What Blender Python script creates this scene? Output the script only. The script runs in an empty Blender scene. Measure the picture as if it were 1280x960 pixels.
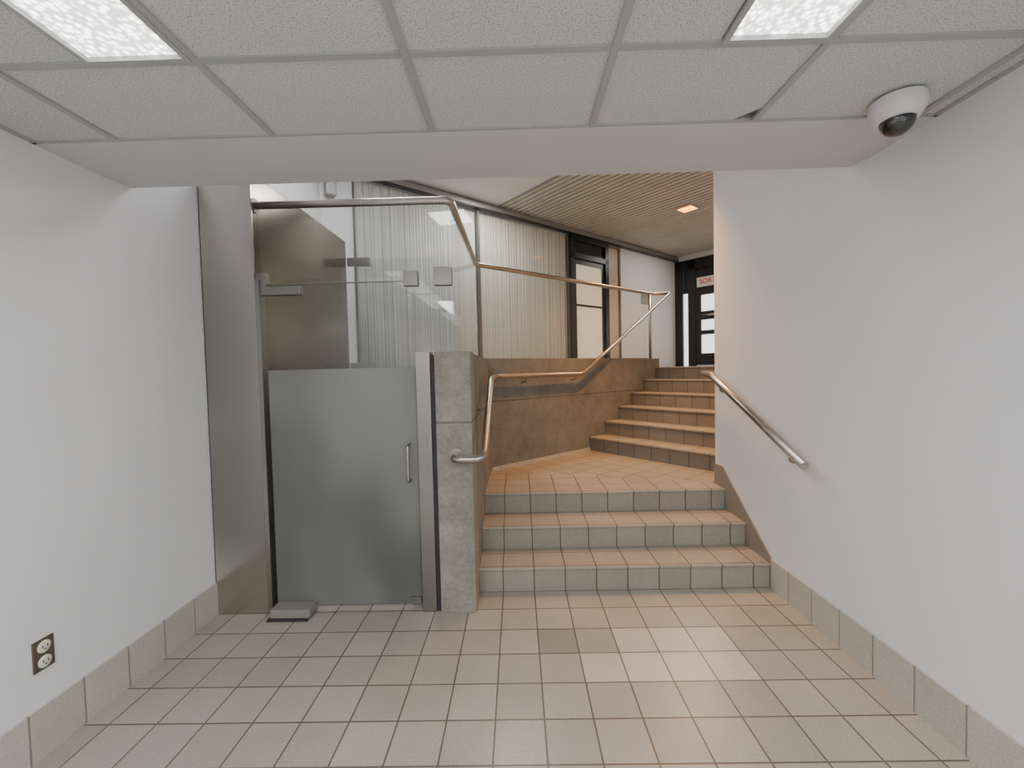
import bpy, bmesh, math, random
from mathutils import Vector, Matrix
random.seed(4)
scene = bpy.context.scene
COL = scene.collection
R = math.radians
KM = Matrix.Translation((0.86, 6.6, 0)) @ Matrix.Rotation(R(40), 4, 'Z')
I4 = Matrix.Identity(4)
def K(s, y, z=0):
    return KM @ Vector((s, y, z))

# ------------------------------------------------------------ materials
def base(name):
    m = bpy.data.materials.new(name); m.use_nodes = True
    nt = m.node_tree
    return m, nt, nt.nodes, nt.links, nt.nodes['Principled BSDF']

def simple(name, col, rough=0.6, metal=0.0, var=0.04, nscale=3.0, bump=0.0, bscale=200, coat=0, spec=0.5, em=0):
    m, nt, N, L, b = base(name)
    b.inputs['Roughness'].default_value = rough
    b.inputs['Metallic'].default_value = metal
    b.inputs['Coat Weight'].default_value = coat
    b.inputs['Specular IOR Level'].default_value = spec
    if em:
        b.inputs['Emission Color'].default_value = (*col, 1); b.inputs['Emission Strength'].default_value = em
    tc = N.new('ShaderNodeTexCoord')
    no = N.new('ShaderNodeTexNoise'); no.inputs['Scale'].default_value = nscale; no.inputs['Detail'].default_value = 6
    L.new(tc.outputs['Object'], no.inputs['Vector'])
    cr = N.new('ShaderNodeValToRGB')
    cr.color_ramp.elements[0].position = 0.3; cr.color_ramp.elements[1].position = 0.7
    cr.color_ramp.elements[0].color = (*[max(0, c * (1 - var)) for c in col], 1)
    cr.color_ramp.elements[1].color = (*[min(1, c * (1 + var)) for c in col], 1)
    L.new(no.outputs['Fac'], cr.inputs['Fac']); L.new(cr.outputs['Color'], b.inputs['Base Color'])
    if bump:
        n2 = N.new('ShaderNodeTexNoise'); n2.inputs['Scale'].default_value = bscale; n2.inputs['Detail'].default_value = 3
        L.new(tc.outputs['Object'], n2.inputs['Vector'])
        bp = N.new('ShaderNodeBump'); bp.inputs['Strength'].default_value = bump; bp.inputs['Distance'].default_value = 0.003
        L.new(n2.outputs['Fac'], bp.inputs['Height']); L.new(bp.outputs['Normal'], b.inputs['Normal'])
    return m

def tilemat(name, c1, c2, grout, t=0.21, mortar=0.004, patch=False, rough=0.42):
    m, nt, N, L, b = base(name)
    tc = N.new('ShaderNodeTexCoord')
    br = N.new('ShaderNodeTexBrick'); br.offset = 0; br.offset_frequency = 1; br.squash = 1
    for k, v in (('Scale', 1), ('Mortar Size', mortar), ('Mortar Smooth', 0.1), ('Bias', 0), ('Brick Width', t), ('Row Height', t)):
        br.inputs[k].default_value = v
    br.inputs['Color1'].default_value = (*c1, 1); br.inputs['Color2'].default_value = (*c2, 1); br.inputs['Mortar'].default_value = (*grout, 1)
    L.new(tc.outputs['UV'], br.inputs['Vector'])
    sp = N.new('ShaderNodeTexNoise'); sp.inputs['Scale'].default_value = 160; sp.inputs['Detail'].default_value = 4
    L.new(tc.outputs['Object'], sp.inputs['Vector'])
    lo = N.new('ShaderNodeTexNoise'); lo.inputs['Scale'].default_value = 2.2; lo.inputs['Detail'].default_value = 5
    L.new(tc.outputs['Object'], lo.inputs['Vector'])
    mr = N.new('ShaderNodeMapRange'); mr.inputs['From Min'].default_value = .3; mr.inputs['From Max'].default_value = .7
    mr.inputs['To Min'].default_value = 0.80; mr.inputs['To Max'].default_value = 1.14
    L.new(sp.outputs['Fac'], mr.inputs['Value'])
    mr2 = N.new('ShaderNodeMapRange'); mr2.inputs['From Min'].default_value = .3; mr2.inputs['From Max'].default_value = .7
    mr2.inputs['To Min'].default_value = 0.92; mr2.inputs['To Max'].default_value = 1.06
    L.new(lo.outputs['Fac'], mr2.inputs['Value'])
    mu = N.new('ShaderNodeMath'); mu.operation = 'MULTIPLY'
    L.new(mr.outputs[0], mu.inputs[0]); L.new(mr2.outputs[0], mu.inputs[1])
    colout = br.outputs['Color']
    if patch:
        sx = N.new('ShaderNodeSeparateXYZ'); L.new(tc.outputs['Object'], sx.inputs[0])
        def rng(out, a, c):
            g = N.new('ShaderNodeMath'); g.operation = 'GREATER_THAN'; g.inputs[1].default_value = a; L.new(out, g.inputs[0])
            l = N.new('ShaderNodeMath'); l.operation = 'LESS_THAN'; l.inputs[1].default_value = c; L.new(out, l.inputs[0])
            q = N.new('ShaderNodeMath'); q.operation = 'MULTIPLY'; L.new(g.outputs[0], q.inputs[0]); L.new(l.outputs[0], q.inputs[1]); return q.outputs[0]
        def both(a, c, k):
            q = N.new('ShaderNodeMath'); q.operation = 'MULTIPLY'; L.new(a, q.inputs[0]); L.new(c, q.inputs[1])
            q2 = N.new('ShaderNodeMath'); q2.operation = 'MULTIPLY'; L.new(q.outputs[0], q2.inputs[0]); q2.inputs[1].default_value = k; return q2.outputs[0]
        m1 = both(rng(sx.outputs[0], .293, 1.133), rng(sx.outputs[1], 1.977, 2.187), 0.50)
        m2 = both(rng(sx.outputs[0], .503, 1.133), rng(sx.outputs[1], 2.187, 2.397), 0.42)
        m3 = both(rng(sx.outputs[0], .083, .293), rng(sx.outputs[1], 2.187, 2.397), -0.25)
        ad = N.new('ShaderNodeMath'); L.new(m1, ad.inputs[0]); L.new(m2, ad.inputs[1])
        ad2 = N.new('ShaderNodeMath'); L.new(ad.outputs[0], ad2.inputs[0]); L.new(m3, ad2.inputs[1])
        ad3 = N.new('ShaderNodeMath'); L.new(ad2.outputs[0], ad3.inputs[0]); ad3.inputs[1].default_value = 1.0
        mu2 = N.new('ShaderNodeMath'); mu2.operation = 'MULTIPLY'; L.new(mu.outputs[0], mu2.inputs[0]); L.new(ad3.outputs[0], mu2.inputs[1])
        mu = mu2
    vm = N.new('ShaderNodeVectorMath'); vm.operation = 'SCALE'
    L.new(colout, vm.inputs[0]); L.new(mu.outputs[0], vm.inputs['Scale'])
    L.new(vm.outputs[0], b.inputs['Base Color'])
    b.inputs['Roughness'].default_value = rough
    bp = N.new('ShaderNodeBump'); bp.invert = True; bp.inputs['Strength'].default_value = 0.5; bp.inputs['Distance'].default_value = 0.003
    L.new(br.outputs['Fac'], bp.inputs['Height']); L.new(bp.outputs['Normal'], b.inputs['Normal'])
    return m

def steelmat(name, col, rough=0.32, axis=0, metal=1.0, var=.12, lo_sc=(1.7, 1.7, 1.7), grain=.1):
    m, nt, N, L, b = base(name)
    b.inputs['Metallic'].default_value = metal
    tc = N.new('ShaderNodeTexCoord'); mp = N.new('ShaderNodeMapping')
    sc = [2 if i == axis else 420 for i in range(3)]
    mp.inputs['Scale'].default_value = sc
    L.new(tc.outputs['Object'], mp.inputs['Vector'])
    no = N.new('ShaderNodeTexNoise'); no.inputs['Scale'].default_value = 1; no.inputs['Detail'].default_value = 2
    L.new(mp.outputs[0], no.inputs['Vector'])
    mp2 = N.new('ShaderNodeMapping'); mp2.inputs['Scale'].default_value = lo_sc
    L.new(tc.outputs['Object'], mp2.inputs['Vector'])
    lo = N.new('ShaderNodeTexNoise'); lo.inputs['Scale'].default_value = 1; lo.inputs['Detail'].default_value = 0
    L.new(mp2.outputs[0], lo.inputs['Vector'])
    cr = N.new('ShaderNodeValToRGB'); cr.color_ramp.interpolation = 'EASE'
    cr.color_ramp.elements[0].position = .3; cr.color_ramp.elements[1].position = .7
    cr.color_ramp.elements[0].color = (*[c * (1 - var) for c in col], 1); cr.color_ramp.elements[1].color = (*[min(1, c * (1 + var)) for c in col], 1)
    L.new(lo.outputs['Fac'], cr.inputs['Fac']); L.new(cr.outputs[0], b.inputs['Base Color'])
    mr = N.new('ShaderNodeMapRange'); mr.inputs['To Min'].default_value = rough - .04; mr.inputs['To Max'].default_value = rough + .06
    L.new(no.outputs['Fac'], mr.inputs['Value']); L.new(mr.outputs[0], b.inputs['Roughness'])
    bp = N.new('ShaderNodeBump'); bp.inputs['Strength'].default_value = grain; bp.inputs['Distance'].default_value = .0006
    L.new(no.outputs['Fac'], bp.inputs['Height']); L.new(bp.outputs['Normal'], b.inputs['Normal'])
    return m

def glassmat(name, tint=(.972, .98, .975), refl=.55):
    m = bpy.data.materials.new(name); m.use_nodes = True
    nt = m.node_tree; N = nt.nodes; L = nt.links; N.clear()
    o = N.new('ShaderNodeOutputMaterial'); mx = N.new('ShaderNodeMixShader')
    t = N.new('ShaderNodeBsdfTransparent'); t.inputs[0].default_value = (*tint, 1)
    g = N.new('ShaderNodeBsdfGlossy'); g.inputs['Roughness'].default_value = 0.015; g.inputs[0].default_value = (1, 1, 1, 1)
    ge = N.new('ShaderNodeNewGeometry'); dt = N.new('ShaderNodeVectorMath'); dt.operation = 'DOT_PRODUCT'
    L.new(ge.outputs['Incoming'], dt.inputs[0]); L.new(ge.outputs['Normal'], dt.inputs[1])
    ab = N.new('ShaderNodeMath'); ab.operation = 'ABSOLUTE'; L.new(dt.outputs['Value'], ab.inputs[0])
    su = N.new('ShaderNodeMath'); su.operation = 'SUBTRACT'; su.inputs[0].default_value = 1; L.new(ab.outputs[0], su.inputs[1])
    po = N.new('ShaderNodeMath'); po.operation = 'POWER'; L.new(su.outputs[0], po.inputs[0]); po.inputs[1].default_value = 5
    ma = N.new('ShaderNodeMath'); ma.operation = 'MULTIPLY_ADD'; L.new(po.outputs[0], ma.inputs[0]); ma.inputs[1].default_value = .9 * refl; ma.inputs[2].default_value = .04 * refl
    ma.use_clamp = True
    L.new(ma.outputs[0], mx.inputs[0])
    L.new(t.outputs[0], mx.inputs[1]); L.new(g.outputs[0], mx.inputs[2]); L.new(mx.outputs[0], o.inputs[0])
    return m

def frostmat(name):
    m = bpy.data.materials.new(name); m.use_nodes = True
    nt = m.node_tree; N = nt.nodes; L = nt.links; N.clear()
    o = N.new('ShaderNodeOutputMaterial')
    tc = N.new('ShaderNodeTexCoord')
    mp = N.new('ShaderNodeMapping'); mp.inputs['Scale'].default_value = (2.0, 1, 1.1); mp.inputs['Location'].default_value = (1.3, 0, .4)
    L.new(tc.outputs['Object'], mp.inputs['Vector'])
    no = N.new('ShaderNodeTexNoise'); no.inputs['Scale'].default_value = 1.2; no.inputs['Detail'].default_value = 1
    L.new(mp.outputs[0], no.inputs['Vector'])
    cr = N.new('ShaderNodeValToRGB'); cr.color_ramp.interpolation = 'EASE'
    cr.color_ramp.elements[0].position = .32; cr.color_ramp.elements[1].position = .66
    cr.color_ramp.elements[0].color = (.15, .155, .14, 1); cr.color_ramp.elements[1].color = (.28, .285, .265, 1)
    L.new(no.outputs['Fac'], cr.inputs['Fac'])
    d = N.new('ShaderNodeBsdfDiffuse'); L.new(cr.outputs[0], d.inputs[0])
    tr = N.new('ShaderNodeBsdfTranslucent'); tr.inputs[0].default_value = (.77, .775, .745, 1)
    tp = N.new('ShaderNodeBsdfTransparent'); tp.inputs[0].default_value = (.8, .82, .80, 1)
    m1 = N.new('ShaderNodeMixShader'); m1.inputs[0].default_value = .45; L.new(d.outputs[0], m1.inputs[1]); L.new(tr.outputs[0], m1.inputs[2])
    m2 = N.new('ShaderNodeMixShader'); m2.inputs[0].default_value = .24; L.new(m1.outputs[0], m2.inputs[1]); L.new(tp.outputs[0], m2.inputs[2])
    g = N.new('ShaderNodeBsdfGlossy'); g.inputs['Roughness'].default_value = .28
    m3 = N.new('ShaderNodeMixShader'); m3.inputs[0].default_value = .06; L.new(m2.outputs[0], m3.inputs[1]); L.new(g.outputs[0], m3.inputs[2])
    L.new(m3.outputs[0], o.inputs[0])
    return m

def emis(name, col, st, wave=0):
    m, nt, N, L, b = base(name)
    b.inputs['Base Color'].default_value = (*col, 1)
    b.inputs['Emission Color'].default_value = (*col, 1)
    b.inputs['Emission Strength'].default_value = st
    if wave:
        tc = N.new('ShaderNodeTexCoord'); v = N.new('ShaderNodeTexVoronoi'); v.inputs['Scale'].default_value = wave
        L.new(tc.outputs['Object'], v.inputs['Vector'])
        mr = N.new('ShaderNodeMapRange'); mr.inputs['From Max'].default_value = .6
        mr.inputs['To Min'].default_value = st * 1.7; mr.inputs['To Max'].default_value = st * .3
        L.new(v.outputs['Distance'], mr.inputs['Value']); L.new(mr.outputs[0], b.inputs['Emission Strength'])
    return m

def concretemat(name, ca=(.20, .185, .155), cb=(.40, .38, .33), pits=.55, nsc=4):
    m, nt, N, L, b = base(name)
    tc = N.new('ShaderNodeTexCoord')
    n1 = N.new('ShaderNodeTexNoise'); n1.inputs['Scale'].default_value = nsc; n1.inputs['Detail'].default_value = 10; n1.inputs['Roughness'].default_value = .7
    L.new(tc.outputs['Object'], n1.inputs['Vector'])
    cr = N.new('ShaderNodeValToRGB'); e = cr.color_ramp.elements
    e[0].position = .25; e[0].color = (*ca, 1); e[1].position = .75; e[1].color = (*cb, 1)
    L.new(n1.outputs['Fac'], cr.inputs['Fac'])
    n2 = N.new('ShaderNodeTexNoise'); n2.inputs['Scale'].default_value = 60; n2.inputs['Detail'].default_value = 5
    L.new(tc.outputs['Object'], n2.inputs['Vector'])
    vo = N.new('ShaderNodeTexVoronoi'); vo.inputs['Scale'].default_value = 14
    L.new(tc.outputs['Object'], vo.inputs['Vector'])
    pit = N.new('ShaderNodeMapRange'); pit.inputs['From Min'].default_value = .04; pit.inputs['From Max'].default_value = .1
    pit.inputs['To Min'].default_value = pits; pit.inputs['To Max'].default_value = 1
    L.new(vo.outputs['Distance'], pit.inputs['Value'])
    mr = N.new('ShaderNodeMapRange'); mr.inputs['From Min'].default_value = .3; mr.inputs['From Max'].default_value = .7
    mr.inputs['To Min'].default_value = .86; mr.inputs['To Max'].default_value = 1.12
    L.new(n2.outputs['Fac'], mr.inputs['Value'])
    ge = N.new('ShaderNodeNewGeometry'); sx = N.new('ShaderNodeSeparateXYZ'); L.new(ge.outputs['Position'], sx.inputs[0])
    cmp = N.new('ShaderNodeMath'); cmp.operation = 'COMPARE'; cmp.inputs[1].default_value = 1.185; cmp.inputs[2].default_value = .006
    L.new(sx.outputs[2], cmp.inputs[0])
    inv = N.new('ShaderNodeMapRange'); inv.inputs['To Min'].default_value = 1; inv.inputs['To Max'].default_value = .55
    L.new(cmp.outputs[0], inv.inputs['Value'])
    a = N.new('ShaderNodeMath'); a.operation = 'MULTIPLY'; L.new(pit.outputs[0], a.inputs[0]); L.new(mr.outputs[0], a.inputs[1])
    c = N.new('ShaderNodeMath'); c.operation = 'MULTIPLY'; L.new(a.outputs[0], c.inputs[0]); L.new(inv.outputs[0], c.inputs[1])
    vm = N.new('ShaderNodeVectorMath'); vm.operation = 'SCALE'; L.new(cr.outputs[0], vm.inputs[0]); L.new(c.outputs[0], vm.inputs['Scale'])
    L.new(vm.outputs[0], b.inputs['Base Color'])
    b.inputs['Roughness'].default_value = .9
    bp = N.new('ShaderNodeBump'); bp.inputs['Strength'].default_value = .5; bp.inputs['Distance'].default_value = .007
    L.new(c.outputs[0], bp.inputs['Height']); L.new(bp.outputs['Normal'], b.inputs['Normal'])
    return m

def stripemat(name, dark, light):
    m, nt, N, L, b = base(name)
    tc = N.new('ShaderNodeTexCoord'); mp = N.new('ShaderNodeMapping'); mp.inputs['Scale'].default_value = (30, .01, .03)
    L.new(tc.outputs['Object'], mp.inputs['Vector'])
    no = N.new('ShaderNodeTexNoise'); no.inputs['Scale'].default_value = 1; no.inputs['Detail'].default_value = 6; no.inputs['Roughness'].default_value = .8
    L.new(mp.outputs[0], no.inputs['Vector'])
    cr = N.new('ShaderNodeValToRGB'); e = cr.color_ramp.elements
    e[0].position = .38; e[0].color = (*dark, 1); e[1].position = .52; e[1].color = (*light, 1)
    L.new(no.outputs['Fac'], cr.inputs['Fac']); L.new(cr.outputs[0], b.inputs['Base Color'])
    b.inputs['Roughness'].default_value = .7
    return m

def acoustic(name):
    m, nt, N, L, b = base(name)
    tc = N.new('ShaderNodeTexCoord')
    v = N.new('ShaderNodeTexNoise'); v.inputs['Scale'].default_value = 200; v.inputs['Detail'].default_value = 2
    L.new(tc.outputs['Object'], v.inputs['Vector'])
    cr = N.new('ShaderNodeValToRGB'); e = cr.color_ramp.elements
    e[0].position = .34; e[0].color = (.36, .365, .37, 1); e[1].position = .50; e[1].color = (.64, .65, .655, 1)
    L.new(v.outputs['Fac'], cr.inputs['Fac']); L.new(cr.outputs[0], b.inputs['Base Color'])
    b.inputs['Roughness'].default_value = .9
    bp = N.new('ShaderNodeBump'); bp.inputs['Strength'].default_value = .25; bp.inputs['Distance'].default_value = .002
    L.new(v.outputs['Fac'], bp.inputs['Height']); L.new(bp.outputs['Normal'], b.inputs['Normal'])
    return m

M_wall = simple('white_paint', (.77, .78, .80), .55, var=.02, nscale=1.2, bump=.15, bscale=120)
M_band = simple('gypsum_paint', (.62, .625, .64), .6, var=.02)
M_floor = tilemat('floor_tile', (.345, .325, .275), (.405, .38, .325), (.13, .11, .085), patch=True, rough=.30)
M_step = tilemat('step_tile', (.295, .272, .23), (.34, .312, .265), (.09, .075, .06))
M_step_shade = tilemat('step_tile_shaded', (.19, .168, .138), (.225, .20, .165), (.07, .058, .045))  # darker tile colour paints in the shade on the upper flight's risers
M_bb = tilemat('base_tile', (.46, .44, .385), (.53, .505, .45), (.25, .23, .20))
M_cone = concretemat('concrete', (.12, .12, .108), (.235, .235, .215), pits=.75, nsc=4)
M_pillar = concretemat('pillar_concrete', (.16, .15, .125), (.34, .32, .275), pits=.65)
M_steel = steelmat('brushed_steel', (.44, .42, .38), .22, axis=0, var=.25, lo_sc=(1.2, .6, 1.1))  # broad colour drift paints in bright spots and gradients of reflections
M_steelv = steelmat('brushed_steel_side', (.25, .225, .19), .17, axis=1, var=.25, lo_sc=(.5, .7, 1.4))  # same broad drift, reflected gradients put into the colour
M_rail = steelmat('satin_tube', (.48, .44, .40), .27, axis=0)
M_post = steelmat('post_steel', (.30, .29, .265), .40, axis=2)
M_glass = glassmat('clear_glass')
M_frost = frostmat('frosted_glass')
M_acou = acoustic('acoustic_tile')
M_tbar = simple('grid_bar', (.40, .405, .41), .5)
M_black = simple('black_frame', (.012, .012, .014), .35)
M_void = simple('dark_void', (.01, .01, .01), .9)
M_bronze = simple('bronze_trim', (.16, .15, .135), .45, metal=.4)
M_grey = simple('grey_metal', (.35, .35, .34), .45, metal=.5)
M_slat = simple('beige_slat', (.58, .56, .51), .5, var=.05)
M_stripe = stripemat('pleated_fabric', (.42, .42, .39), (.80, .80, .77))
M_stripe2 = stripemat('pleated_fabric_cream', (.40, .38, .33), (.78, .75, .68))
M_cream = simple('glowing_cream_glass', (.80, .72, .56), .35, var=.06, em=.35)  # glow added to the pane, standing in for a lit room behind
M_lens = emis('lamp_lens', (1.0, .985, .96), 5.5, wave=55)
M_warm = emis('warm_lens', (1.0, .32, .03), 6.0)
M_day = emis('daylit_pane', (.95, .96, .93), 1.6)
M_plastic = simple('white_plastic', (.74, .74, .74), .35)
M_domeblk = simple('smoked_dome', (.01, .01, .012), .06, coat=1)
M_plate = simple('brown_plate', (.13, .10, .075), .35, metal=.3)
M_pivot = simple('dull_steel', (.30, .29, .27), .4, metal=.3)
M_ivory = simple('ivory_plastic', (.72, .68, .58), .4)
M_red = simple('red_ink', (.62, .05, .05), .5)
M_sign = simple('sign_white', (.66, .62, .60), .5)
M_rubber = simple('dark_rubber', (.03, .03, .03), .7)

# ------------------------------------------------------------ geometry helpers
def make(name, verts, faces, mat, M=I4, uvoff=None, bevel=0, smooth=False, seg=2):
    me = bpy.data.meshes.new(name)
    me.from_pydata([tuple(v) for v in verts], [], faces)
    bm = bmesh.new(); bm.from_mesh(me)
    bmesh.ops.recalc_face_normals(bm, faces=bm.faces)
    if bevel:
        bmesh.ops.bevel(bm, geom=list(bm.edges), offset=bevel, segments=seg, affect='EDGES', profile=.7)
    if uvoff is not None:
        bm.normal_update()
        uv = bm.loops.layers.uv.new('UVMap')
        ox, oy, oz = uvoff
        for f in bm.faces:
            n = f.normal
            for l in f.loops:
                c = l.vert.co
                if abs(n.z) >= max(abs(n.x), abs(n.y)): l[uv].uv = (c.x + ox, c.y + oy)
                elif abs(n.y) >= abs(n.x): l[uv].uv = (c.x + ox, c.z + oz)
                else: l[uv].uv = (c.y + oy, c.z + oz)
    bm.to_mesh(me); bm.free()
    me.materials.append(mat)
    if smooth:
        for p in me.polygons: p.use_smooth = True
    o = bpy.data.objects.new(name, me); COL.objects.link(o); o.matrix_world = M
    return o

def boxvf(a, b, base_i=0):
    x0, y0, z0 = a; x1, y1, z1 = b
    v = [(x0, y0, z0), (x1, y0, z0), (x1, y1, z0), (x0, y1, z0), (x0, y0, z1), (x1, y0, z1), (x1, y1, z1), (x0, y1, z1)]
    f = [(0, 3, 2, 1), (4, 5, 6, 7), (0, 1, 5, 4), (1, 2, 6, 5), (2, 3, 7, 6), (3, 0, 4, 7)]
    return v, [tuple(i + base_i for i in q) for q in f]
def box(name, a, b, mat, **k):
    v, f = boxvf(a, b); return make(name, v, f, mat, **k)
def boxes(name, lst, mat, **k):
    V = []; F = []
    for a, b in lst:
        v, f = boxvf(a, b, len(V)); V += v; F += f
    return make(name, V, F, mat, **k)
def prism(name, poly, z0, z1, mat, **k):
    n = len(poly)
    v = [(p[0], p[1], z0) for p in poly] + [(p[0], p[1], z1) for p in poly]
    f = [tuple(range(n))[::-1], tuple(range(n, 2 * n))] + [(i, (i + 1) % n, n + (i + 1) % n, n + i) for i in range(n)]
    return make(name, v, f, mat, **k)
def prof_x(name, prof, x0, x1, mat, **k):
    n = len(prof)
    v = [(x0, p[0], p[1]) for p in prof] + [(x1, p[0], p[1]) for p in prof]
    f = [tuple(range(n))[::-1], tuple(range(n, 2 * n))] + [(i, (i + 1) % n, n + (i + 1) % n, n + i) for i in range(n)]
    return make(name, v, f, mat, **k)
def prof_y(name, prof, y0, y1, mat, **k):
    n = len(prof)
    v = [(p[0], y0, p[1]) for p in prof] + [(p[0], y1, p[1]) for p in prof]
    f = [tuple(range(n))[::-1], tuple(range(n, 2 * n))] + [(i, (i + 1) % n, n + (i + 1) % n, n + i) for i in range(n)]
    return make(name, v, f, mat, **k)
def fillet(pts, r, n=7):
    pts = [Vector(p) for p in pts]; out = [pts[0]]
    for i in range(1, len(pts) - 1):
        a, b, c = pts[i - 1], pts[i], pts[i + 1]
        d1 = (a - b); d2 = (c - b)
        rr = min(r, d1.length * .45, d2.length * .45)
        p = b + d1.normalized() * rr; q = b + d2.normalized() * rr
        for j in range(n + 1):
            t = j / n
            out.append(p * (1 - t) ** 2 + b * 2 * t * (1 - t) + q * t * t)
    out.append(pts[-1]); return out
def tube(name, pts, r, mat, fil=.07, n=18, M=I4):
    P = fillet(pts, fil); V = []; F = []
    t0 = (P[1] - P[0]).normalized()
    up = Vector((0, 0, 1)) if abs(t0.z) < .9 else Vector((1, 0, 0))
    a = t0.cross(up).normalized()
    for i, p in enumerate(P):
        if i == 0: t = t0
        elif i == len(P) - 1: t = (P[i] - P[i - 1]).normalized()
        else: t = ((P[i + 1] - p).normalized() + (p - P[i - 1]).normalized()).normalized()
        a = (a - t * a.dot(t)).normalized(); b = t.cross(a)
        for j in range(n):
            an = 2 * math.pi * j / n
            V.append(p + a * math.cos(an) * r + b * math.sin(an) * r)
    for i in range(len(P) - 1):
        for j in range(n):
            F.append((i * n + j, i * n + (j + 1) % n, (i + 1) * n + (j + 1) % n, (i + 1) * n + j))
    F.append(tuple(range(n))[::-1]); F.append(tuple(range((len(P) - 1) * n, len(P) * n)))
    o = make(name, V, F, mat, M=M)
    for pl in o.data.polygons: pl.use_smooth = len(pl.vertices) == 4
    return o
def lathe(name, prof, mat, M=I4, n=40):
    V = []; F = []
    for r, z in prof:
        for j in range(n):
            an = 2 * math.pi * j / n; V.append((r * math.cos(an), r * math.sin(an), z))
    for i in range(len(prof) - 1):
        for j in range(n):
            F.append((i * n + j, i * n + (j + 1) % n, (i + 1) * n + (j + 1) % n, (i + 1) * n + j))
    F.append(tuple(range(n))); F.append(tuple(range((len(prof) - 1) * n, len(prof) * n)))
    o = make(name, V, F, mat, M=M)
    for pl in o.data.polygons: pl.use_smooth = len(pl.vertices) == 4
    try:
        o.data.set_sharp_from_angle(angle=R(40))
    except Exception: pass
    return o
def struct(o, label=None):
    o['kind'] = 'structure'
    if label: o['label'] = label
    return o
def thing(o, label, cat, group=None):
    o['label'] = label; o['category'] = cat
    if group: o['group'] = group
    return o
def empty(name, loc):
    e = bpy.data.objects.new(name, None); COL.objects.link(e); e.empty_display_size = .1
    e.matrix_world = Matrix.Translation(loc); return e
def adopt(root, *kids):
    inv = root.matrix_world.inverted()
    for k in kids:
        w = k.matrix_world.copy(); k.parent = root; k.matrix_parent_inverse = inv; k.matrix_basis = w

XL, XR = -1.93, 1.67
ZC = 2.46; ZU = 3.65; F2 = 1.485
YS = 2.82; RS = .165; TD = .307
# ------------------------------------------------------------ front hall
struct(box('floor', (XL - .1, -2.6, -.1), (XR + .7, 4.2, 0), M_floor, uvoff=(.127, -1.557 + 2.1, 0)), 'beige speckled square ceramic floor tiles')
struct(box('wall_left', (XL - .12, -2.6, 0), (XL, 4.26, ZU + .1), M_wall), 'white painted wall')
struct(box('wall_right', (XR, -2.6, 0), (XR + .12, 3.61, ZU + .1), M_wall), 'white painted wall ending at the stair landing')
struct(box('wall_back', (XL - .12, -2.72, 0), (XR + .12, -2.6, ZU), M_wall))
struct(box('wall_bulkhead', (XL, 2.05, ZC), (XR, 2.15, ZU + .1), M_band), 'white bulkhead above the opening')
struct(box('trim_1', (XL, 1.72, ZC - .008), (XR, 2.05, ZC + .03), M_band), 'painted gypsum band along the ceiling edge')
# ceiling tiles
xs = [XL, -1.587, -.953, -.317, .317, .953, 1.587, XR]
ys = [1.72, 1.306, .026, -1.254, -2.6]
V = []; F = []
def addbox(a, b):
    v, f = boxvf(a, b, len(V)); V.extend(v); F.extend(f)
g = .006
for i in range(7):
    for j in range(4):
        x0, x1 = xs[i] + g, xs[i + 1] - g; y0, y1 = ys[j + 1] + g, ys[j] - g
        if i in (1, 4) and j in (1, 2):
            x1 -= .317 + g
            addbox((x0, y0, ZC), (x1, y1, ZC + .015)); continue
        if i == 4 and j == 0:
            poly = [(x0, y0), (x1, y0), (x1, y1 - .085), (x1 - .085, y1), (x0, y1)]
            k = len(V); n = 5
            V += [(p[0], p[1], ZC) for p in poly] + [(p[0], p[1], ZC + .015) for p in poly]
            F += [tuple(range(k, k + n))[::-1], tuple(range(k + n, k + 2 * n))] + [(k + q, k + (q + 1) % n, k + n + (q + 1) % n, k + n + q) for q in range(n)]
            continue
        addbox((x0, y0, ZC), (x1, y1, ZC + .015))
struct(make('ceiling', V, F, M_acou), 'white speckled acoustic ceiling tiles, one chipped at a corner')
bars = []
for x in xs[1:-1]: bars.append(((x - .012, -2.6, ZC - .008), (x + .012, 1.72, ZC + .004)))
for y in ys[:-1]: bars.append(((XL, y - .012, ZC - .007), (XR, y + .012, ZC + .005)))
for x in (XL, XR - .02): bars.append(((x, -2.6, ZC - .007), (x + .02, 1.72, ZC + .003)))
struct(boxes('trim_2', bars, M_tbar), 'grey metal ceiling grid bars')
struct(box('ceiling', (XL, -2.6, ZC + .14), (XR, 1.72, ZC + .16), M_void))  # black sheet putting in the darkness above the ceiling tiles
# light fixtures
def troffer(x0, x1, y0, y1):
    fw = .016
    fr = boxes('frame', [((x0, y0, ZC - .012), (x1, y0 + fw, ZC + .06)), ((x0, y1 - fw, ZC - .012), (x1, y1, ZC + .06)),
                         ((x0, y0 + fw, ZC - .012), (x0 + fw, y1 - fw, ZC + .06)), ((x1 - fw, y0 + fw, ZC - .012), (x1, y1 - fw, ZC + .06)),
                         ((x0, y0, ZC + .06), (x1, y1, ZC + .07))], M_tbar)
    le = box('diffuser', (x0 + fw + .001, y0 + fw + .001, ZC + .002), (x1 - fw - .001, y1 - fw - .001, ZC + .010), M_lens)
    r = empty('ceiling_light', ((x0 + x1) / 2, (y0 + y1) / 2, ZC)); adopt(r, fr, le)
    thing(r, 'recessed fluorescent ceiling light with prismatic lens', 'ceiling light', 'fluorescent ceiling lights')
for x in (-.953, .953):
    troffer(x - .325, x - .008, .03, 1.300)
    troffer(x - .325, x - .008, -1.25, .022)  # rear pair, out of view, added to brighten the hall

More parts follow.
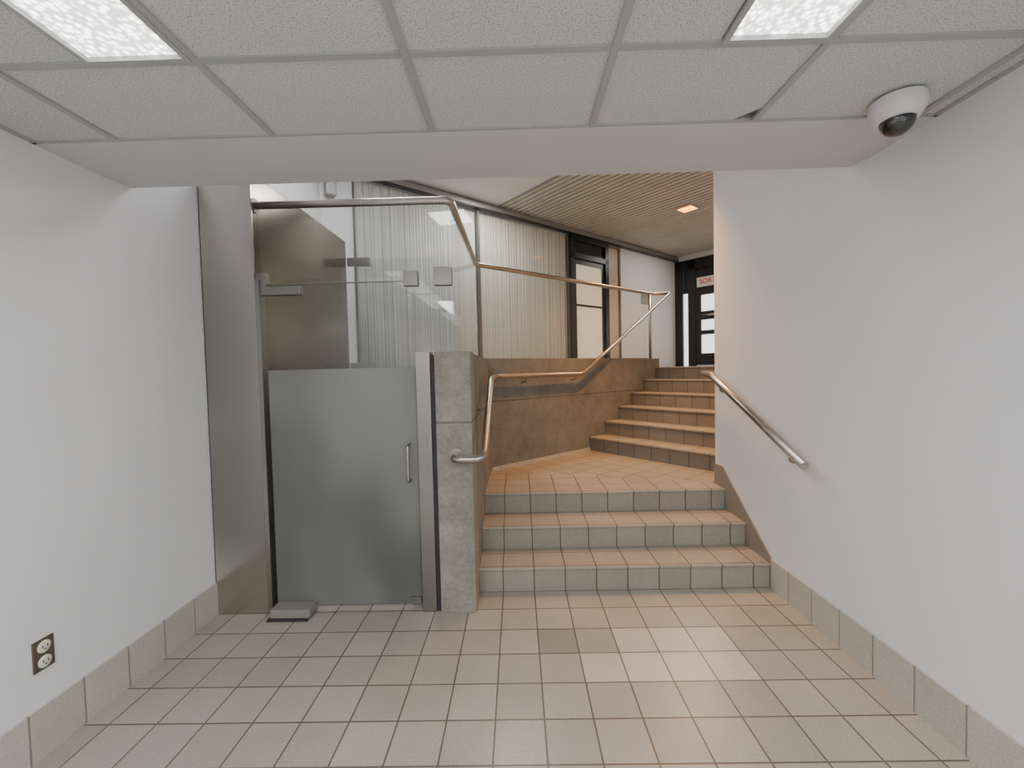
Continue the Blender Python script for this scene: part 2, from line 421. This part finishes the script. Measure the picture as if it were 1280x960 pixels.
# baseboards
struct(boxes('baseboard_left', [((XL, -2.6, 0), (XL + .012, 2.60, .2))], M_bb, uvoff=(0, .53, .005)), 'beige tile baseboard')
struct(box('baseboard_right', (XR - .012, -2.6, 0), (XR, 2.8, .2), M_bb, uvoff=(0, .53, .005)), 'beige tile baseboard')
struct(prof_x('baseboard_stair', [(2.8, 0), (2.8, .2), (3.47, .665), (3.61, .665), (3.61, .3), (3.2, 0)], XR - .010, XR + .001, simple('stringer', (.25, .22, .185), .6)), 'grey sloped skirting beside the steps')

# ------------------------------------------------------------ lower stairs
def step_prof(yf, yb, z0, zt):
    return [(yf, z0), (yf, zt - .024), (yf - .010, zt - .021), (yf - .013, zt - .014), (yf - .011, zt - .005), (yf - .005, zt), (yb, zt), (yb, z0)]
X0, X1 = -.285, XR - .011
kids = []
for k in range(3):
    yf = YS + k * TD; yb = yf + (TD if k < 2 else .21)
    kids.append(prof_x('step', step_prof(yf, yb, 0, RS * (k + 1)), X0, X1, M_step, uvoff=(.127, -yf + .2, -RS * k + .03)))
r = empty('staircase', (.7, YS, 0)); adopt(r, *kids)
thing(r, 'short flight of beige tiled steps up to the landing', 'stairs')
# landing (two tile directions)
LZ = RS * 3
c1 = (X0, 4.18); kr = K(-.93, -1.114); 
poly = [(X0, 3.645), (XR, 3.645), (XR, 3.61), (2.156, 3.61), (kr.x, kr.y), c1]
lo = prism('floor', poly, 0, LZ, M_step, uvoff=(.127, -3.645 + 2.1, .05))
bm = bmesh.new(); bm.from_mesh(lo.data); uvl = bm.loops.layers.uv.active
top = [f for f in bm.faces if f.normal.z > .9][0]
vs = list(top.verts)
va = [v for v in vs if abs(v.co.x - X0) < 1e-4 and abs(v.co.y - 4.18) < 1e-3][0]
vb = [v for v in vs if abs(v.co.x - XR) < 1e-4 and abs(v.co.y - 3.645) < 1e-3][0]
bmesh.ops.connect_verts(bm, verts=[va, vb])
inv = KM.inverted()
for f in bm.faces:
    if f.normal.z > .9 and f.calc_center_median().y > 3.9:
        for l in f.loops:
            q = inv @ l.vert.co; l[uvl].uv = (q.x + .93 + 2.1, q.y + 1.114 + 4.2)
bm.to_mesh(lo.data); bm.free()
struct(lo, 'tiled stair landing')

# ------------------------------------------------------------ upper stairs
kids = []
for k in range(6):
    sf = -.93 + k * .29; sb = sf + (.29 if k < 5 else .21)
    p = step_prof(sf, sb, LZ, LZ + RS * (k + 1))
    st = prof_y('step', p, -3.1, -1.116, M_step_shade, M=KM, uvoff=(-sf + .2, 1.116 + 4.2, -(LZ + RS * k) + .03))
    st.data.materials.append(M_step)  # treads take the lighter tile; risers keep the painted shade
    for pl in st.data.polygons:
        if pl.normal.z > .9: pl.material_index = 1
    kids.append(st)
r = empty('staircase', K(-.1, -2.1, LZ)); adopt(r, *kids)
thing(r, 'upper flight of tiled steps turning away beside the concrete wall', 'stairs')

# upper floor
YB = 4.1
p = [(XL, YB), (-.5, YB), (-.5, 4.284)] + [tuple(K(*q).xy) for q in ((.62, -.9), (.62, -1.114), (.73, -1.114), (.73, -3.1), (3.05, -3.1), (3.05, 0), (-3.64, 0))]
struct(prism('floor', p, 1.2, F2, M_step, uvoff=(0, 0, .02)), 'upper corridor floor')
struct(box('wall_under', (XL, YB, 0), (-.5, YB + .1, 1.2), M_pillar))
# concrete guard wall and pillar
struct(box('wall_pillar', (-.505, 2.575, 0), (-.285, 2.80, 1.62), M_pillar, bevel=.008), 'rough grey concrete pillar with a formwork joint')
gw = [(-.495, 2.80), (-.286, 2.80), (-.286, 4.18)] + [tuple(K(*q).xy) for q in ((.62, -1.114), (.62, -.9))] + [(-.495, 4.284)]
struct(prism('wall_concrete', gw, 0, 1.61, M_cone, bevel=.006), 'low grey-brown board-formed concrete wall beside the stairs')
struct(boxes('baseboard_landing', [((-2.42, -1.126, LZ), (-.935, -1.114, LZ + .035))], M_bb, M=KM, uvoff=(0, 0, 0)))

# ------------------------------------------------------------ upper shell
struct(box('wall_pier', (-3.64, 0, F2 - .2), (-3.32, .1, ZU + .1), M_wall, M=KM), 'white painted wall beside the glazed bays')
struct(box('wall_upper', (1.22, 0, F2 - .2), (3.17, .1, ZU + .1), M_wall, M=KM), 'white painted corridor wall')
struct(boxes('wall_exit', [((3.05, -3.1, F2 - .2), (3.17, -1.95, ZU + .1)), ((3.05, -1.95, 3.55), (3.17, 0, ZU + .1))], M_wall, M=KM))
struct(box('wall_stairside', (-1.05, -3.2, 0), (3.17, -3.1, ZU + .1), M_wall, M=KM))
struct(box('wall_return', (XR + .12, 3.49, 0), (2.25, 3.61, ZU + .1), M_wall))
wp = [(XL, 2.05), (1.83, 2.05), tuple(K(-1.42, -3.2).xy), tuple(K(-1.42, 0).xy), tuple(K(-3.64, 0).xy)]
struct(prism('ceiling', wp, ZU, ZU + .1, M_wall), 'white painted upper ceiling')
sl = []
s = -1.40
while s < 3.04:
    sl.append(((s, -3.1, ZU - .005), (min(s + .060, 3.05), 0, ZU + .012))); s += .085
struct(boxes('ceiling', sl, M_slat, M=KM), 'beige linear metal slat ceiling')
struct(box('ceiling', (-1.42, -3.1, ZU + .07), (3.05, 0, ZU + .1), M_void, M=KM))  # black sheet added so the gaps between slats look shaded
struct(boxes('trim_3', [((-1.435, -3.1, ZU - .012), (-1.405, 0, ZU + .03))], M_grey, M=KM))
struct(boxes('trim_4', [((-3.32, -.07, ZU - .085), (3.05, 0.0, ZU - .02))], M_grey, M=KM), 'grey metal track along the wall head')
struct(boxes('trim_5', [((-3.32, -.075, ZU - .10), (3.05, 0.0, ZU - .087))], M_black, M=KM))

# glazed bays with pleated blinds
def bay(s0, s1, n, mt):
    m = boxes('window_%d' % n, [((s0, -.012, F2), (s0 + .022, .03, ZU - .1)), ((s1 - .01, -.012, F2), (s1, .03, ZU - .1)),
                                ((s0, -.03, F2), (s1, .03, F2 + .05))], M_bronze, M=KM)
    struct(m, 'dark framed glazed bay')
    gl = box('pane', (s0 + .022, -.004, F2 + .05), (s1 - .01, .004, ZU - .1), M_glass, M=KM); adopt(m, gl)
    V = []; F = []; x = s0 + .023; i = 0
    while x < s1 - .014:
        V.append((x, .05 + (.003 if i % 2 else -.002) + random.uniform(-.001, .001), F2 + .02)); V.append((x, V[-1][1], ZU - .1))
        x += random.choice((.010, .014, .02, .03)); i += 1
    V.append((s1 - .011, .05, F2 + .02)); V.append((s1 - .011, .05, ZU - .1))
    F = [(2 * q, 2 * q + 2, 2 * q + 3, 2 * q + 1) for q in range(len(V) // 2 - 1)]
    c = make('curtain', V, F, mt, M=KM)
    thing(c, 'pale vertically pleated blind hanging behind the glass', 'curtain', 'pleated blinds behind glass')
bay(-3.32, -1.73, 1, M_stripe); bay(-1.73, -.05, 2, M_stripe2)
struct(box('wall_behind', (-3.64, .2, F2 - .2), (1.3, .25, ZU + .1), M_wall, M=KM))

# door 1 (black frame, cream glass)
d = boxes('door_1', [((-.05, -.05, F2), (.04, .05, 3.55)), ((.79, -.05, F2), (.87, .05, 3.55)), ((-.05, -.05, 3.47), (.87, .05, 3.55)),
                     ((-.05, -.05, 3.20), (.87, .05, 3.28))], M_black, M=KM)
struct(d, 'black framed door with pale glass')
lf = boxes('door_leaf', [((.05, -.02, F2 + .01), (.10, .02, 3.19)), ((.73, -.02, F2 + .01), (.78, .02, 3.19)), ((.10, -.02, F2 + .01), (.73, .02, F2 + .12)),
                         ((.10, -.02, 3.12), (.73, .02, 3.19)), ((.10, -.02, 2.47), (.73, .02, 2.50))], M_black, M=KM)
lg = boxes('pane', [((.10, -.006, F2 + .12), (.73, .006, 2.47)), ((.10, -.006, 2.50), (.73, .006, 3.12))], M_cream, M=KM)
tg = box('transom', (.04, -.01, 3.28), (.79, .01, 3.47), simple('dark_glass', (.02, .025, .03), .08), M=KM)
adopt(d, lf, lg, tg)
sp = boxes('window_3', [((.87, -.03, F2), (.90, .03, 3.55)), ((1.18, -.03, F2), (1.22, .03, 3.55)), ((.87, -.03, 3.5), (1.22, .03, 3.55)), ((.87, -.03, F2), (1.22, .03, F2 + .08))], M_bronze, M=KM)
struct(sp, 'narrow bronze framed sidelight')
pn = box('pane', (.90, -.006, F2 + .08), (1.18, .006, 3.5), simple('tan_panel', (.52, .44, .33), .4), M=KM); adopt(sp, pn)
pq = box('wall_plaque', (1.85, -.02, 2.65), (2.12, -.001, 2.87), M_grey, M=KM, bevel=.006)
thing(pq, 'small grey plaque mounted on the white corridor wall', 'sign')

# exit door
bl = [((3.02, -.16, F2), (3.06, 0, 3.54)), ((3.02, -.42, F2), (3.06, -.27, 3.54)), ((3.02, -1.95, F2), (3.06, -1.75, 3.54)),
      ((3.02, -1.95, 3.34), (3.06, 0, 3.54)), ((3.02, -1.75, 3.16), (3.06, -.42, 3.26))]
d2 = boxes('door_2', bl, M_black, M=KM); struct(d2, 'black framed glazed exit door')
lv = [((3.03, -.52, F2 + .02), (3.06, -.42, 3.2)), ((3.03, -1.2, F2 + .02), (3.06, -1.08, 3.2)), ((3.03, -1.08, F2 + .02), (3.06, -.52, F2 + .24)),
      ((3.03, -1.08, 2.83), (3.06, -.52, 3.2)), ((3.03, -1.08, 2.36), (3.06, -.52, 2.52)), ((3.03, -1.08, 2.08), (3.06, -.52, 2.16))]
lf = boxes('door_leaf', lv, M_black, M=KM)
lf2 = boxes('door_leaf', [((3.03, -1.75, F2 + .02), (3.06, -1.2, F2 + .24)), ((3.03, -1.75, 2.83), (3.06, -1.2, 3.2)), ((3.03, -1.75, 2.08), (3.06, -1.2, 2.16))], M_black, M=KM)
pn = boxes('pane', [((3.065, -1.75, F2 + .2), (3.075, -.5, 3.16)), ((3.065, -.27, F2), (3.075, -.16, 2.9))], M_day, M=KM)
pk = boxes('transom', [((3.065, -1.75, 3.26), (3.075, -.16, 3.36)), ((3.065, -.27, 2.9), (3.075, -.16, 3.26))], M_black, M=KM)
pb = tube('push_bar', [(2.99, -.55, 2.44), (2.99, -1.05, 2.44)], .018, M_rail, M=KM)
adopt(d2, lf, lf2, pn, pk, pb)
sg = box('exit_sign', (3.0, -.98, 2.98), (3.018, -.46, 3.16), M_sign, M=KM, bevel=.003)
fc = bpy.data.curves.new('txt', 'FONT'); fc.body = 'SORTIE'; fc.size = .125; fc.extrude = .002; fc.offset = .002; fc.align_x = 'CENTER'; fc.align_y = 'CENTER'
fo = bpy.data.objects.new('txt', fc); COL.objects.link(fo); bpy.context.view_layer.update()
tm = bpy.data.meshes.new_from_object(fo.evaluated_get(bpy.context.evaluated_depsgraph_get()))
bpy.data.objects.remove(fo)
tm.materials.clear(); tm.materials.append(M_red)
tx = bpy.data.objects.new('lettering', tm); COL.objects.link(tx)
tx.matrix_world = KM @ Matrix(((0, 0, -1, 2.997), (-1, 0, 0, -.72), (0, 1, 0, 3.07), (0, 0, 0, 1)))
adopt(sg, tx)
thing(sg, 'white exit sign with red SORTIE lettering on the black door', 'exit sign')

# ------------------------------------------------------------ platform lift
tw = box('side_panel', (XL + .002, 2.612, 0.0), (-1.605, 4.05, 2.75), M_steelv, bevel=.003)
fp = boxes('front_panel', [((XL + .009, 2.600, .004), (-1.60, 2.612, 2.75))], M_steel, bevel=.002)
jb = box('seal', (XL + .002, 2.604, 0), (XL + .008, 2.612, 2.75), M_rubber)
jm = box('jamb', (-1.604, 2.602, 0), (-1.575, 2.67, 2.09), M_post, bevel=.002)
r = empty('lift_tower', (-1.77, 3.2, 0)); adopt(r, tw, fp, jb, jm)
thing(r, 'brushed stainless steel lift tower beside the glass gate', 'lift')
# platform
pl = box('platform_floor', (-1.57, 2.70, .0), (-.53, 3.93, .04), M_rubber, bevel=.004)
cp = box('side_panel', (-1.60, 2.9, .04), (-1.53, 3.6, 1.1), M_plastic, bevel=.01)
r = empty('lift_platform', (-1.05, 3.3, 0)); adopt(r, pl, cp)
thing(r, 'lift platform seen dimly behind frosted glass', 'lift platform')
# gate
GY = 2.635
GX0, GX1 = -1.56, -.63
gg = box('glass_panel', (GX0, GY, .03), (GX1, GY + .010, 2.06), M_glass)
gf = box('frosted_film', (GX0 + .004, GY - .003, .035), (GX1 - .004, GY - .001, 1.53), M_frost)
ge = boxes('edge_strip', [((GX0, GY - .002, 2.06), (GX1, GY + .012, 2.066))], M_post)
kids = [gg, gf, ge]
def clamp(x0, x1, z0, z1, y=GY, t=.02, nm='clamp'):
    return box(nm, (x0, y - t, z0), (x1, y + t + .01, z1), M_post, bevel=.004)
kids.append(clamp(-1.60, -1.33, 1.995, 2.045, nm='hinge'))
kids.append(clamp(-.70, -.635, .035, .08, nm='latch'))
hd = tube('handle', [(-.685, GY, 1.05), (-.685, GY - .055, 1.05), (-.685, GY - .055, .82), (-.685, GY, .82)], .009, M_rail, fil=.03)
kids.append(hd)
r = empty('glass_gate', ((GX0 + GX1) / 2, GY, 0)); adopt(r, *kids)
thing(r, 'frosted and clear glass lift gate with small pull handle', 'gate')
fs = box('floor_pivot', (-1.545, 2.52, .012), (-1.30, 2.625, .065), M_pivot, bevel=.008)
fb = box('base', (-1.56, 2.505, 0), (-1.31, 2.62, .012), M_rubber, bevel=.003)
adopt(fs, fb); thing(fs, 'brushed steel floor pivot box under the glass gate', 'door closer')
# gate post
ps = box('gate_post', (-.622, 2.59, 0), (-.535, 2.70, 1.62), M_post, bevel=.003)
kp = box('key_switch', (-.595, 2.584, 1.03), (-.565, 2.59, 1.10), M_post, bevel=.002)
kb = lathe('button', [(.007, 0), (.007, .004), (.005, .006)], M_grey, M=Matrix.Translation((-.58, 2.584, 1.075)) @ Matrix.Rotation(R(90), 4, 'X'))
ko = box('seal', (-.533, 2.60, 0), (-.507, 2.70, 1.60), M_rubber)
adopt(ps, kp, ko); adopt(kp, kb)
thing(ps, 'slim brushed steel gate post against the concrete pillar', 'post')
# rear gate
RY = 4.07
rg = box('glass_panel', (-1.55, RY, 1.53), (-.53, RY + .01, 2.58), M_glass)
c1_ = clamp(-1.60, -1.38, 2.52, 2.60, y=RY - .005, t=.012); c2_ = clamp(-1.60, -1.36, 1.54, 1.60, y=RY - .005, t=.012)
r = empty('glass_gate', (-1.05, RY, 1.5)); adopt(r, rg, c1_, c2_)
thing(r, 'clear glass upper gate clamped to the steel tower', 'gate')

# ------------------------------------------------------------ guardrail
XG = -.39; RZ = 2.55
kk = []
kk.append(box('glass_panel', (-1.60, GY, 2.09), (-.64, GY + .01, RZ - .02), M_glass))
kk.append(box('glass_panel', (-.63, GY, 1.625), (XG - .006, GY + .01, RZ - .02), M_glass))
kk.append(box('glass_panel', (XG - .005, GY + .012, 1.62), (XG + .005, 4.225, RZ - .02), M_glass))
kk.append(box('glass_panel', (-2.47, -1.012, 1.61), (-.95, -1.002, RZ - .02), M_glass, M=KM))
kk.append(box('glass_panel', (-.94, -1.012, 1.61), (.47, -1.002, RZ - .02), M_glass, M=KM))
kk.append(boxes('base_channel', [((-2.47, -1.03, 1.605), (.5, -.985, 1.62))], M_post, M=KM))
kk.append(tube('top_rail', [(-1.606, GY + .005, RZ), (XG, GY + .005, RZ), (XG, 4.236, RZ), K(.60, -1.007, RZ), K(.80, -1.16, RZ)], .0235, M_rail, fil=.05))
kk.append(tube('post', [K(.56, -1.007, 1.61), K(.56, -1.007, RZ)], .02, M_rail))
kk.append(lathe('rail_flange', [(.045, 0), (.045, .008), (.024, .01)], M_post, M=Matrix.Translation((-1.604, GY + .005, RZ)) @ Matrix.Rotation(R(90), 4, 'Y')))
kk.append(clamp(-.69, -.60, 2.03, 2.12)); kk.append(clamp(-.50, -.39, 2.03, 2.14)); kk.append(clamp(-1.62, -1.54, 2.04, 2.13))
r = empty('glass_guardrail', (-.4, 4.2, 1.6)); adopt(r, *kk)
thing(r, 'clear glass guardrail with round satin steel top rail', 'guardrail')

# handrails
kk = [tube('rail_tube', [(-.385, 2.57, .985), (-.385, 2.44, .985), (-.205, 2.44, .985), (-.205, 3.27, 1.43), (-.205, 4.147, 1.44), K(-1.13, -1.19, 1.43), K(.78, -1.19, 2.54)], .0225, M_rail, fil=.06)]
def bracket(p, wall, nm='bracket'):
    p = Vector(p); w = Vector(wall)
    return tube(nm, [w, Vector((p.x * .3 + w.x * .7, p.y * .3 + w.y * .7, w.z)), Vector((p.x, p.y, w.z + .01)), p], .007, M_post, fil=.02, n=10)
for s_ in (-2.0, -1.25):
    kk.append(bracket(K(s_, -1.19, 1.42), K(s_, -1.112, 1.365)))
kk.append(bracket((-.205, 3.0, 1.27), (-.285, 3.0, 1.22)))
kk.append(lathe('wall_flange', [(.04, 0), (.04, .006), (.024, .008)], M_post, M=Matrix.Translation((-.385, 2.575, .985)) @ Matrix.Rotation(R(90), 4, 'X')))
r = empty('handrail', (-.21, 3.2, 1.0)); adopt(r, *kk)
thing(r, 'long bent satin steel handrail fixed to the concrete wall', 'handrail')
kk = [tube('rail_tube', [(1.592, 2.37, .925), (1.592, 3.49, 1.41), (1.592, 3.68, 1.425), (1.80, 3.70, 1.425)], .026, M_rail, fil=.035)]
kk.append(bracket((1.592, 2.5, .97), (1.669, 2.5, .91))); kk.append(bracket((1.592, 3.35, 1.34), (1.669, 3.35, 1.28)))
r = empty('handrail', (1.63, 3.0, 1.1)); adopt(r, *kk)
thing(r, 'sloping satin steel handrail on the white wall', 'handrail')

# ------------------------------------------------------------ security camera
MC = Matrix.Translation((1.41, 1.60, ZC - .008)) @ Matrix.Rotation(math.pi, 4, 'X') @ Matrix.Scale(.86, 4)
cb = lathe('housing', [(.088, 0), (.094, .004), (.098, .03), (.094, .055), (.084, .07), (.077, .085), (.070, .09)], M_plastic, M=MC)
dm = lathe('dome', [(.064, .088)] + [(.062 * math.cos(a), .09 + .062 * math.sin(a)) for a in [i * math.pi / 2 / 10 for i in range(0, 10)]] + [(.002, .152)], M_domeblk, M=MC)
r = empty('security_camera', (1.41, 1.60, ZC - .008)); adopt(r, cb, dm)
thing(r, 'white dome security camera with black glossy eye on ceiling', 'security camera')

# outlet
oy, oz = 1.64, .405
po = box('power_outlet', (XL, oy - .038, oz - .062), (XL + .007, oy + .038, oz + .062), M_plate, bevel=.003)
for dz in (-.03, .03):
    rc = lathe('socket', [(.024, 0), (.024, .004), (.021, .006)], M_ivory, M=Matrix.Translation((XL + .006, oy, oz + dz)) @ Matrix.Rotation(R(90), 4, 'Y'))
    st = boxes('slot', [((XL + .011, oy - .010, oz + dz - .003), (XL + .0135, oy - .0075, oz + dz + .008)), ((XL + .011, oy + .0075, oz + dz - .003), (XL + .0135, oy + .010, oz + dz + .008)),
                        ((XL + .011, oy - .0025, oz + dz - .012), (XL + .0135, oy + .0025, oz + dz - .008))], M_rubber)
    adopt(po, rc); adopt(rc, st)
thing(po, 'brown duplex power outlet on the white wall', 'outlet')

# grey wall fixture in upper corner
fx = box('wall_speaker', (-3.60, -.09, 3.28), (-3.50, -.001, 3.50), M_grey, M=KM, bevel=.01)
thing(fx, 'small grey box speaker high on the white wall', 'speaker')

# warm downlights
def downlight(p, h=.10):
    f = boxes('frame', [((-h - .02, -h - .02, -.006), (h + .02, -h, .03)), ((-h - .02, h, -.006), (h + .02, h + .02, .03)), ((-h - .02, -h, -.006), (-h, h, .03)), ((h, -h, -.006), (h + .02, h, .03))], M_slat)
    l = box('lens', (-h, -h, .0), (h, h, .01), M_warm)
    e = empty('downlight', (0, 0, 0)); adopt(e, f, l)
    e.matrix_world = Matrix.Translation(p) @ Matrix.Rotation(R(40), 4, 'Z')
    thing(e, 'square warm recessed downlight in the slat ceiling', 'ceiling light', 'warm downlights')
P1 = K(.71, -1.51, ZU - .012); P2 = Vector((1.30, 4.15, ZU - .012))
downlight(P1); downlight(P2)

def area(name, loc, size, power, col, rot=(0, 0, 0), sy=None, spread=180):
    l = bpy.data.lights.new(name, 'AREA'); l.energy = power; l.color = col; l.size = size
    if sy: l.shape = 'RECTANGLE'; l.size_y = sy
    l.spread = R(spread)
    o = bpy.data.objects.new(name, l); COL.objects.link(o); o.location = loc; o.rotation_euler = rot
    return o
def spot(name, loc, power, col, ang=130, blend=1, rad=.05):
    l = bpy.data.lights.new(name, 'SPOT'); l.energy = power; l.color = col; l.spot_size = R(ang); l.spot_blend = blend; l.shadow_soft_size = rad
    o = bpy.data.objects.new(name, l); COL.objects.link(o); o.location = loc
    return o
spot('warm_lamp', P1 - Vector((0, 0, .07)), 160, (1, .53, .24), 150, rad=.02)
spot('warm_lamp', P2 - Vector((0, 0, .07)), 400, (1, .43, .11), 94)
area('cool_fill', (-1.1, 3.3, ZU - .03), .9, 24, (.95, .97, 1.0))  # added area light standing in for cool daylight above the lift
area('corridor_fill', K(1.9, -1.0, ZU - .03), .3, 13, (1, .93, .84))  # added fill without a fixture, brightens the corridor
area('corridor_fill', K(-1.75, -.6, ZU - .03), .5, 24, (1, .98, .93))  # added fill without a fixture, brightens the striped wall
area('hall_fill', (-.8, -1.0, ZC - .03), .5, 62, (.99, .99, 1.0), sy=1.2)  # added area light out of view, lifts the hall's brightness
area('hall_fill', (.8, -1.0, ZC - .03), .5, 62, (.99, .99, 1.0), sy=1.2)  # second added hall light, also out of view
w = bpy.data.worlds.new('World'); scene.world = w; w.use_nodes = True
w.node_tree.nodes['Background'].inputs[0].default_value = (.8, .85, .9, 1); w.node_tree.nodes['Background'].inputs[1].default_value = .3

# ------------------------------------------------------------ camera
cd = bpy.data.cameras.new('camera'); cd.sensor_width = 36; cd.lens = 530 / 1280 * 36; cd.clip_start = .05
co = bpy.data.objects.new('camera', cd); COL.objects.link(co)
co.matrix_world = Matrix.Translation((0, 0, 1.5)) @ Matrix.Rotation(R(.75), 4, 'Z') @ Matrix.Rotation(R(90 - 1.95), 4, 'X') @ Matrix.Rotation(R(-1.33), 4, 'Z')
scene.camera = co
